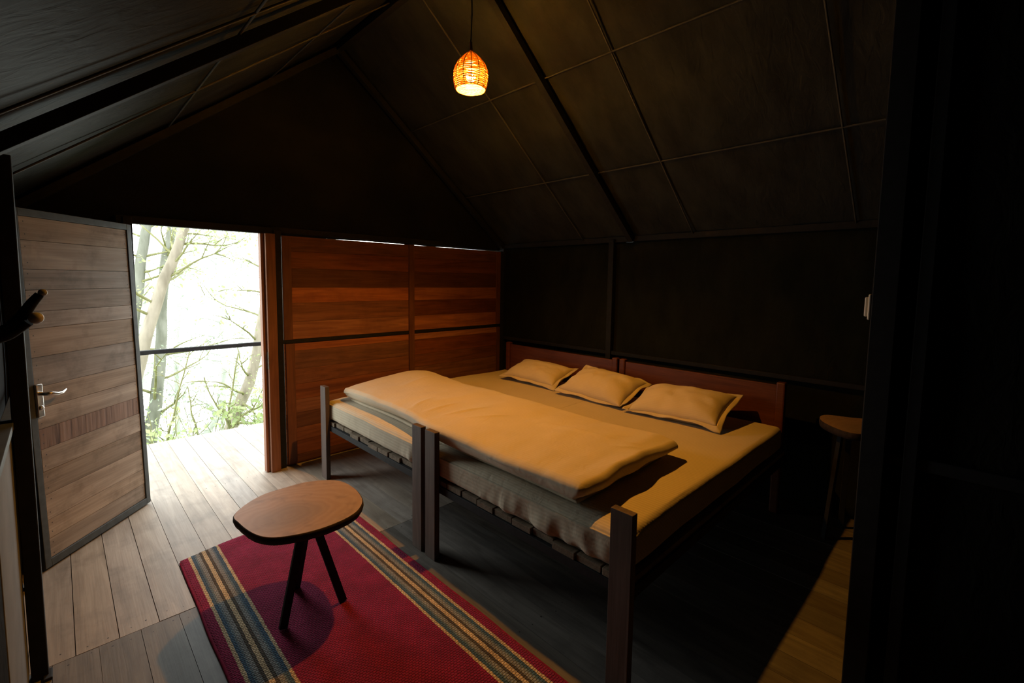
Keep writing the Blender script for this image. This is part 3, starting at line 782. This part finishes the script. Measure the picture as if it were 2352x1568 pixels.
# ---- pendant lamp
def lamp():
    cx, cy, zb, zt = RX, 2.19, 2.725, 2.945
    t = thing('pendant_lamp', 'lit woven rattan pendant lamp hanging from the ridge by a black cord', 'lamp', (cx, cy, zb))
    def R(s):         # s 0 bottom .. 1 top
        P = [(0,.0865),(.15,.0965),(.25,.1008),(.35,.1025),(.45,.1008),(.56,.0935),(.66,.0835),(.76,.067),(.86,.045),(.94,.024),(1,.012)]
        for (a, ra), (b2, rb) in zip(P[:-1], P[1:]):
            if s <= b2:
                k = (s-a)/(b2-a); return ra + (rb-ra)*k
        return P[-1][1]
    NR = 14
    mb = MB()
    for k in range(NR):
        a = 2*PI*k/NR
        mb.tube([(cx+(R(s/22)+.0026)*math.cos(a), cy+(R(s/22)+.0026)*math.sin(a), zb+(zt-zb)*s/22) for s in range(23)], .0022, 6)
    sh_r = mb
    mb = MB(); lr = random.Random(5)
    fine = [k/400 for k in range(401)]; arc = [0]
    for a, b2 in zip(fine[:-1], fine[1:]): arc.append(arc[-1] + math.hypot(R(b2)-R(a), (zt-zb)*(b2-a)))
    NS = int(arc[-1]/.0050); ss = []
    for i in range(NS):
        t_ = arc[-1]*(.012 + .975*i/(NS-1)); k = max(q for q in range(401) if arc[q] <= t_); ss.append(fine[k])
    for i, s in enumerate(ss):
        ph = i % 2; amp = .0009*min(1, R(s)/.05)
        ri = lr.uniform(.00225,.0026) if i > 1 else .0028
        pts = []; ph2 = lr.uniform(0, 6)
        for q in range(NR*6):
            a = 2*PI*q/(NR*6)
            r = R(s) + amp*math.cos(NR*a/2 + PI*ph)
            z = zb + (zt-zb)*s + .0005*math.sin(a*2+ph2) + .0005*math.sin(a*5+ph2*3) + .0004*lr.uniform(-1,1)
            pts.append((cx+r*math.cos(a), cy+r*math.sin(a), z))
        mb.closed_tube(pts, ri, 6)
    sh = mb.build('lamp_shade', M['rattan'], t)
    sh_r.build('shade_rib', M['rib'], sh)
    mb = MB(); mb.tube([(cx, cy, zt-.012), (cx, cy, zt+.02), (cx-.002, cy, zt+.052)], [.012, .010, .0085], 10)
    mb.build('cap', M['cable_cap'], t)
    mb = MB(); mb.tube([(cx, cy, zb+.112), (cx, cy, zt-.005)], .014, 12); mb.build('bulb_socket', M['cord'], t)
    mb = MB(); mb.lathe([(.001,-.066),(.012,-.063),(.022,-.054),(.0275,-.040),(.0265,-.026),(.020,-.012),(.013,.0),(.012,.012)], (cx, cy, zb+.110), 20)
    mb.build('bulb', M['bulb'], t)
    mb = MB(); mb.tube([(cx-.002, cy, zt+.045), (cx+.006, cy, zt+.2), (cx+.002, cy, zt+.45), (cx, cy, RZ-.078)], .0038, 8)
    mb.build('hanging_cord', M['cord'], t)
lamp()

# ---- light switch on the post, coat hook on the left
sw = thing('light_switch', 'white light switch on the side of the black post', 'switch', (1.93, .243, 1.53))
mb = MB(); mb.rbox(1.902, 1.962, .2435, .252, 1.488, 1.572, .004, 2, 2, 2); mb.build('back_plate', M['white_plastic'], sw, weld=True)
mb = MB(); mb.rbox(1.910, 1.954, .2525, .262, 1.498, 1.562, .004, 2, 2, 2); mb.build('rocker', M['white_plastic'], sw, weld=True)
hk = thing('hanging_hook', 'black double coat hook with pale ball tips on the left wall', 'hook', (-.150, 1.8, 1.45))
mb = MB(); mb.rbox(-.152, -.120, 1.765, 1.835, 1.375, 1.485, .008, 2, 2, 3); mb.build('hook_plate', M['steel'], hk, weld=True)
mb = MB(); mb.tube(spl([(-.128,1.8,1.44),(-.100,1.8,1.452),(-.070,1.8,1.488),(-.050,1.8,1.522),(-.034,1.8,1.545)], 5), [.018-.0075*k/20 for k in range(21)], 14)
u = mb.build('upper_prong', M['steel'], hk)
mb = MB(); mb.lathe([(.010*math.sin(PI*k/10), -.010*math.cos(PI*k/10)) for k in range(11)], (-.028,1.8,1.550), 20); mb.build('ball_tip', M['pale_knob'], u)
mb = MB(); mb.tube(spl([(-.128,1.8,1.43),(-.100,1.8,1.44),(-.075,1.8,1.46),(-.060,1.795,1.473)], 6), [.018-.004*k/18 for k in range(19)], 14)
l = mb.build('lower_prong', M['steel'], hk)
mb = MB(); mb.lathe([(.016*math.sin(PI*k/12), -.016*math.cos(PI*k/12)) for k in range(13)], (-.044,1.79,1.481), 24); mb.build('ball_tip', M['pale_knob'], l)

# ================================================================== OUTSIDE
rail = thing('deck_railing', 'black metal top rail across the deck outside the door', 'railing', (1.0, 5.36, 0))
mb = MB(); mb.box(-2.3, 6.3, 5.34, 5.385, .868, .908); mb.build('top_rail', M['steel'], rail, bevel=.003)
for x in (-2.25, 2.9, 6.25):
    mb = MB(); mb.box(x-.02, x+.02, 5.345, 5.38, -.02, .868); mb.build('rail_post', M['steel'], rail)

GZ = lambda x, y: -.75 - .52*(y-5.4) + .12*nz((x*.5, y*.5, 0), 1, 3)
M['ground'] = plain('mossy_slope', (.22,.27,.12), .95, 0, .1, .4, 3, .5)
mb = MB(); mb.grid(lambda u, v: Vector((-12+30*u, 5.2+24*v, GZ(-12+30*u, 5.2+24*v))), 60, 50)
struct(mb.build('ground', M['ground']), 'green slope falling away below the deck')

def bark(name, a, b2):
    m, nt, b = new_mat(name); L = nt.links.new
    tc = nd(nt, 'ShaderNodeTexCoord'); n = nd(nt, 'ShaderNodeTexNoise'); n.inputs['Scale'].default_value = 5; n.inputs['Detail'].default_value = 7
    mp = nd(nt, 'ShaderNodeMapping'); mp.inputs['Scale'].default_value = (2,2,.6); L(tc.outputs['Object'], mp.inputs[0]); L(mp.outputs[0], n.inputs['Vector'])
    r = ramp(nt, [(.35, a), (.65, b2)]); L(n.outputs['Fac'], r.inputs['Fac']); L(r.outputs['Color'], b.inputs['Base Color'])
    b.inputs['Roughness'].default_value = .9; b.inputs['Specular IOR Level'].default_value = .1
    return m
M['bark_tan'] = bark('tan_bark', (.17,.15,.115), (.28,.25,.20))
M['bark_grey'] = bark('grey_mossy_bark', (.12,.125,.10), (.20,.205,.175))
M['bark_hazed'] = bark('hazed_bark', (.30,.32,.30), (.40,.42,.39))  # far bark lightened, the mist is put into its colour
M['twig'] = bark('green_brown_twig', (.13,.13,.055), (.21,.21,.11))
def leafmat(name, col):
    m, nt, b = new_mat(name); L = nt.links.new
    geo = nd(nt, 'ShaderNodeNewGeometry'); r = ramp(nt, [(0, tuple(c*.7 for c in col)), (1, tuple(c*1.25 for c in col))])
    L(geo.outputs['Random Per Island'], r.inputs['Fac']); L(r.outputs['Color'], b.inputs['Base Color']); b.inputs['Roughness'].default_value = .6
    tr = nd(nt, 'ShaderNodeBsdfTranslucent'); L(r.outputs['Color'], tr.inputs['Color'])
    ms = nd(nt, 'ShaderNodeMixShader'); ms.inputs[0].default_value = .4; L(b.outputs[0], ms.inputs[1]); L(tr.outputs[0], ms.inputs[2])
    L(ms.outputs[0], nt.nodes['Material Output'].inputs['Surface'])
    return m
M['leaf_lime'] = leafmat('lime_leaves', (.32,.39,.18))
M['leaf_soft'] = leafmat('soft_green_leaves', (.29,.34,.27))  # dull pale green, carries some of the mist in its colour

def leaves(mb, centres, n, spread, size, rn):
    for c in centres:
        c = Vector(c)
        for _ in range(n):
            p = c + Vector((rn.gauss(0,spread), rn.gauss(0,spread), rn.gauss(0,spread*.7)))
            d = Vector((rn.uniform(-1,1), rn.uniform(-1,1), rn.uniform(-.9,.3))).normalized()
            s = d.cross(Vector((rn.uniform(-1,1), rn.uniform(-1,1), rn.uniform(-1,1)))).normalized()
            l = size*rn.uniform(.6,1.4); w = l*.28
            mb.add([p, p+d*l*.5+s*w, p+d*l, p+d*l*.5-s*w], [(0,1,2,3)])
def tree(name, label, cat, pts, r0, r1, mat, nbr, blen, leafm, nleaf, seed, group, leaf_size=.05, twigs=3, lean=.25, brmin=.15):
    rn = random.Random(seed)
    base = Vector(pts[0]); g = GZ(base.x, base.y)
    if base.z > g:
        d = (Vector(pts[0])-Vector(pts[1])); d = d/abs(d.z)
        root = base + d*(base.z-g+.1)*.6; root.z = g-.1
        pts = [tuple(root)] + list(pts)
    path = spl(pts); n = len(path)
    t = thing(name, label, cat, tuple(path[0]), 0, group)
    mb = MB(); mb.tube([p + Vector((.3*r0*nz(p,2,seed), .3*r0*nz(p,2,seed+5), 0)) for p in path], [r0+(r1-r0)*i/(n-1) for i in range(n)], 10)
    mb.build('trunk', mat, t)
    cl = []; bm_ = M['twig'] if mat is not M['bark_hazed'] else M['bark_hazed']
    for k in range(nbr):
        mbt = MB()
        f = brmin + (.98-brmin)*(k+rn.random())/nbr; i = int(f*(n-1)); p = path[i]; rr = (r0+(r1-r0)*f)
        a = rn.uniform(0, 2*PI)
        d = Vector((math.cos(a), math.sin(a)*.7, rn.uniform(lean-.25, lean+.5))).normalized()
        L2 = blen*rn.uniform(.5,1.2)*(1-.4*f); q = [p]
        for s in range(6):
            d = (d + Vector((rn.uniform(-.28,.28), rn.uniform(-.28,.28), rn.uniform(-.18,.22)))).normalized(); q.append(q[-1]+d*L2/6)
        rb = max(.006, rr*.28)
        mbt.tube(q, [rb*(1-.8*s/6) for s in range(7)], 5)
        for w in range(twigs):
            s = rn.randint(2, 6); e = q[s]; dd = (d + Vector((rn.uniform(-.9,.9), rn.uniform(-.9,.9), rn.uniform(-.5,.7)))).normalized()
            tw = [e]
            for z in range(4):
                dd = (dd + Vector((rn.uniform(-.3,.3), rn.uniform(-.3,.3), rn.uniform(-.3,.2)))).normalized(); tw.append(tw[-1]+dd*L2*.10)
            mbt.tube(tw, [rb*.42, rb*.36, rb*.28, rb*.2, rb*.12], 4)
            cl += [tw[2], tw[4]]
        cl.append(q[-1])
        mbt.build('branch', bm_, t)
    if nleaf:
        mb = MB(); leaves(mb, cl, nleaf, .09, leaf_size, rn); mb.build('foliage', leafm, t)
    return t
GT = 'trees in the mist beyond the deck'
tree('slender_tree', 'leaning tan-barked tree crossing the left half of the open doorway', 'tree',
     [(.60,7.5,.0),(.732,7.5,.494),(.856,7.5,.997),(.998,7.5,1.45),(1.119,7.5,1.796),(1.209,7.5,2.031),(1.297,7.5,2.298),(1.366,7.5,2.566),(1.45,7.55,3.3),(1.6,7.6,4.2)], .085, .04, M['bark_tan'], 16, 1.5, M['leaf_lime'], 7, 11, GT, brmin=.3)
tree('slender_tree', 'upright grey mossy tree behind the leaning tan one', 'tree',
     [(.952,9,-.993),(1.046,9,-.447),(1.109,9,.036),(1.151,9,.522),(1.203,9,1.282),(1.283,9,1.901),(1.364,9,2.385),(1.45,9.1,3.6),(1.5,9.1,4.8)], .10, .05, M['bark_grey'], 14, 1.4, M['leaf_soft'], 8, 23, GT, brmin=.12)
tree('slender_tree', 'tan tree leaning right beside the wooden door post', 'tree',
     [(1.70,8,-1.2),(1.836,8,-.8),(1.969,8,-.443),(2.13,8,-.048),(2.244,8,.395),(2.356,8,.95),(2.471,8,1.579),(2.6,8.1,2.6),(2.7,8.2,3.8)], .105, .05, M['bark_tan'], 16, 1.3, M['leaf_lime'], 6, 37, GT, brmin=.1)
tree('slender_tree', 'greenish tree at the door leaf edge, highest in the doorway', 'tree',
     [(.70,9,-.9),(.80,9,.6),(.865,9,1.22),(.91,9,1.553),(.969,9,1.954),(1.061,9,2.391),(1.127,9,2.696),(1.3,9,4.0)], .095, .05, M['bark_grey'], 12, 1.2, M['leaf_lime'], 9, 41, GT, brmin=.35)
tree('slender_tree', 'faint pale tree in the mist at the middle of the doorway', 'tree',
     [(2.062,11,-1.689),(2.269,11,-1.361),(2.422,11,-.827),(2.46,11,-.179),(2.455,11,.651),(2.469,11,1.559),(2.429,11,2.274),(2.4,11,3.8)], .10, .05, M['bark_hazed'], 18, 1.3, M['leaf_soft'], 3, 53, GT, brmin=.2)
tree('slender_tree', 'thin pale tree high in the right half of the doorway', 'tree',
     [(2.6,12,-2.0),(2.75,12,.2),(2.72,12,1.6),(2.9,12,3.2),(3.1,12,5.0)], .06, .03, M['bark_hazed'], 22, 1.6, M['leaf_soft'], 7, 83, GT, brmin=.3)
tree('slender_tree', 'pale leafy tree far behind the middle of the doorway', 'tree',
     [(1.9,13,-2.4),(1.95,13,.0),(2.1,13,1.6),(2.0,13,3.4),(2.2,13,5.2)], .07, .03, M['bark_hazed'], 24, 1.9, M['leaf_soft'], 8, 89, GT, brmin=.3)
tree('slender_tree', 'pale leafy tree far behind the leaning tan one', 'tree',
     [(1.1,12.5,-2.2),(1.25,12.5,.0),(1.4,12.5,1.5),(1.6,12.5,3.2),(1.7,12.5,5.0)], .075, .03, M['bark_hazed'], 24, 1.7, M['leaf_soft'], 9, 97, GT, brmin=.25)
tree('slender_tree', 'pale tree far behind the right-leaning tan one', 'tree',
     [(3.1,13,-2.4),(3.2,13,-.6),(3.5,13,.9),(3.55,13,2.4),(3.7,13,4.5)], .07, .03, M['bark_hazed'], 24, 1.6, M['leaf_soft'], 7, 101, GT, brmin=.15)
GS = 'saplings at the deck edge'
tree('sapling', 'thin sapling rising left of centre behind the deck edge', 'sapling',
     [(.914,7,-.458),(.983,7,-.191),(1.05,7,.134),(1.129,7,.405),(1.195,7,.679)], .016, .006, M['twig'], 12, .45, M['leaf_lime'], 1, 61, GS, .035, 2, .5)
tree('sapling', 'thin sapling with upright stems close beside the right-leaning tree', 'sapling',
     [(1.618,7,-.472),(1.599,7,-.255),(1.65,7,.038),(1.696,7,.333),(1.74,7,.56)], .018, .006, M['twig'], 12, .5, M['leaf_lime'], 1, 67, GS, .035, 2, .5)
tree('sapling', 'short bare sapling stub at the middle of the deck edge', 'sapling',
     [(1.239,7,-.476),(1.178,7,-.173),(1.174,7,-.029),(1.15,7,.2)], .016, .005, M['twig'], 7, .4, M['leaf_lime'], 0, 71, GS, .035, 2, .5)
tree('sapling', 'left-bent yellow-green sapling below the middle of the black rail', 'sapling',
     [(1.594,7,-.406),(1.474,7,-.141),(1.381,7,.081),(1.329,7,.292)], .016, .006, M['twig'], 8, .4, M['leaf_lime'], 0, 73, GS, .035, 2, .5)
tree('sapling', 'right-bent sapling branching toward the wooden door post', 'sapling',
     [(1.652,6.8,-.329),(1.814,6.8,-.223),(1.946,6.8,-.003),(2.02,6.8,.2)], .015, .006, M['twig'], 8, .45, M['leaf_lime'], 1, 79, GS, .035, 2, .5)
def shrub(label, c, n, sp, size, mat, seed, stems=10, h=.6):
    t = thing('shrub', label, 'shrub', c, 0, 'shrubs below the deck edge')
    rn = random.Random(seed); mb = MB(); cs = []
    for k in range(stems):
        a = rn.uniform(0, 2*PI); d = Vector((math.cos(a)*.6, math.sin(a)*.5, 1)).normalized(); q = [Vector(c)]
        for s in range(6):
            d = (d + Vector((rn.uniform(-.25,.25), rn.uniform(-.25,.25), rn.uniform(-.15,.1)))).normalized(); q.append(q[-1]+d*h/6*rn.uniform(.8,1.2))
        mb.tube(q, [.009,.008,.007,.006,.005,.004,.003], 5); cs += q[2:]
    mb.build('stems', M['twig'], t)
    mb = MB(); leaves(mb, cs, n, sp, size, rn); mb.build('foliage', mat, t)
shrub('bright yellow-green shrub against the bottom of the wooden door post', (2.02, 6.6, -.75), 9, .06, .09, M['leaf_lime'], 5, 14, .9)
shrub('low green shrub at the door leaf edge above the deck', (.80, 6.9, -.95), 5, .08, .07, M['leaf_lime'], 6, 12, .9)
shrub('sparse pale shrub at the middle of the deck edge', (1.35, 7.2, -1.1), 3, .08, .06, M['leaf_lime'], 9, 14, 1.0)

shrub('pale bush lower down behind the right-leaning tree', (2.5, 9.5, -2.6), 8, .16, .07, M['leaf_soft'], 15, 16, 2.6)
shrub('pale bush lower down in the middle of the doorway', (1.75, 9.2, -2.5), 8, .16, .07, M['leaf_soft'], 16, 16, 2.5)
shrub('pale bush lower down behind the door leaf edge', (1.05, 9.0, -2.4), 8, .16, .07, M['leaf_soft'], 17, 16, 2.5)

# ================================================================== LIGHT
w = bpy.data.worlds.new('overcast_sky'); C.world = w; w.use_nodes = True
nt = w.node_tree; bg = nt.nodes['Background']
tc = nd(nt, 'ShaderNodeTexCoord'); sp = nd(nt, 'ShaderNodeSeparateXYZ'); nt.links.new(tc.outputs['Generated'], sp.inputs[0])
r = ramp(nt, [(.0, (.60,.64,.58)), (.48, (.84,.90,.84)), (.6, (.95,1,.98)), (1, (.92,.97,1.0))])
mr = nd(nt, 'ShaderNodeMapRange'); mr.inputs['From Min'].default_value = -1; nt.links.new(sp.outputs['Z'], mr.inputs['Value'])
nt.links.new(mr.outputs[0], r.inputs['Fac']); nt.links.new(r.outputs['Color'], bg.inputs['Color'])
bg.inputs['Strength'].default_value = SKY
pl = bpy.data.lights.new('doorway_portal', 'AREA'); pl.shape = 'RECTANGLE'; pl.size = .83; pl.size_y = 1.95
po = bpy.data.objects.new('doorway_portal', pl); COL.objects.link(po)
po.location = (.79, YD+.06, .975); po.rotation_euler = (-PI/2, 0, 0)
pl.cycles.is_portal = True

# ================================================================== CAMERA
yaw, pitch, roll = math.radians(44.172441), math.radians(4.767617), math.radians(.772564)
F = Vector((math.sin(yaw)*math.cos(pitch), math.cos(yaw)*math.cos(pitch), -math.sin(pitch)))
Rv = Vector((math.cos(yaw), -math.sin(yaw), 0)); U = Rv.cross(F)
r2 = Rv*math.cos(roll) + U*math.sin(roll); u2 = -Rv*math.sin(roll) + U*math.cos(roll)
cam = bpy.data.cameras.new('camera'); co = bpy.data.objects.new('camera', cam); COL.objects.link(co)
co.matrix_world = Matrix(((r2.x,u2.x,-F.x,0),(r2.y,u2.y,-F.y,0),(r2.z,u2.z,-F.z,1.6),(0,0,0,1)))
cam.sensor_fit = 'HORIZONTAL'; cam.sensor_width = 36; cam.lens = 1058.0139/2352*36
cam.shift_x = (1176-1157.79)/2352; cam.shift_y = (732.5182-784)/2352
cam.clip_start = .02; cam.clip_end = 200
C.camera = co
C.view_settings.view_transform = 'Standard'; C.view_settings.look = 'None'
C.view_settings.exposure = 0; C.view_settings.gamma = 1
C.cycles.use_denoising = True
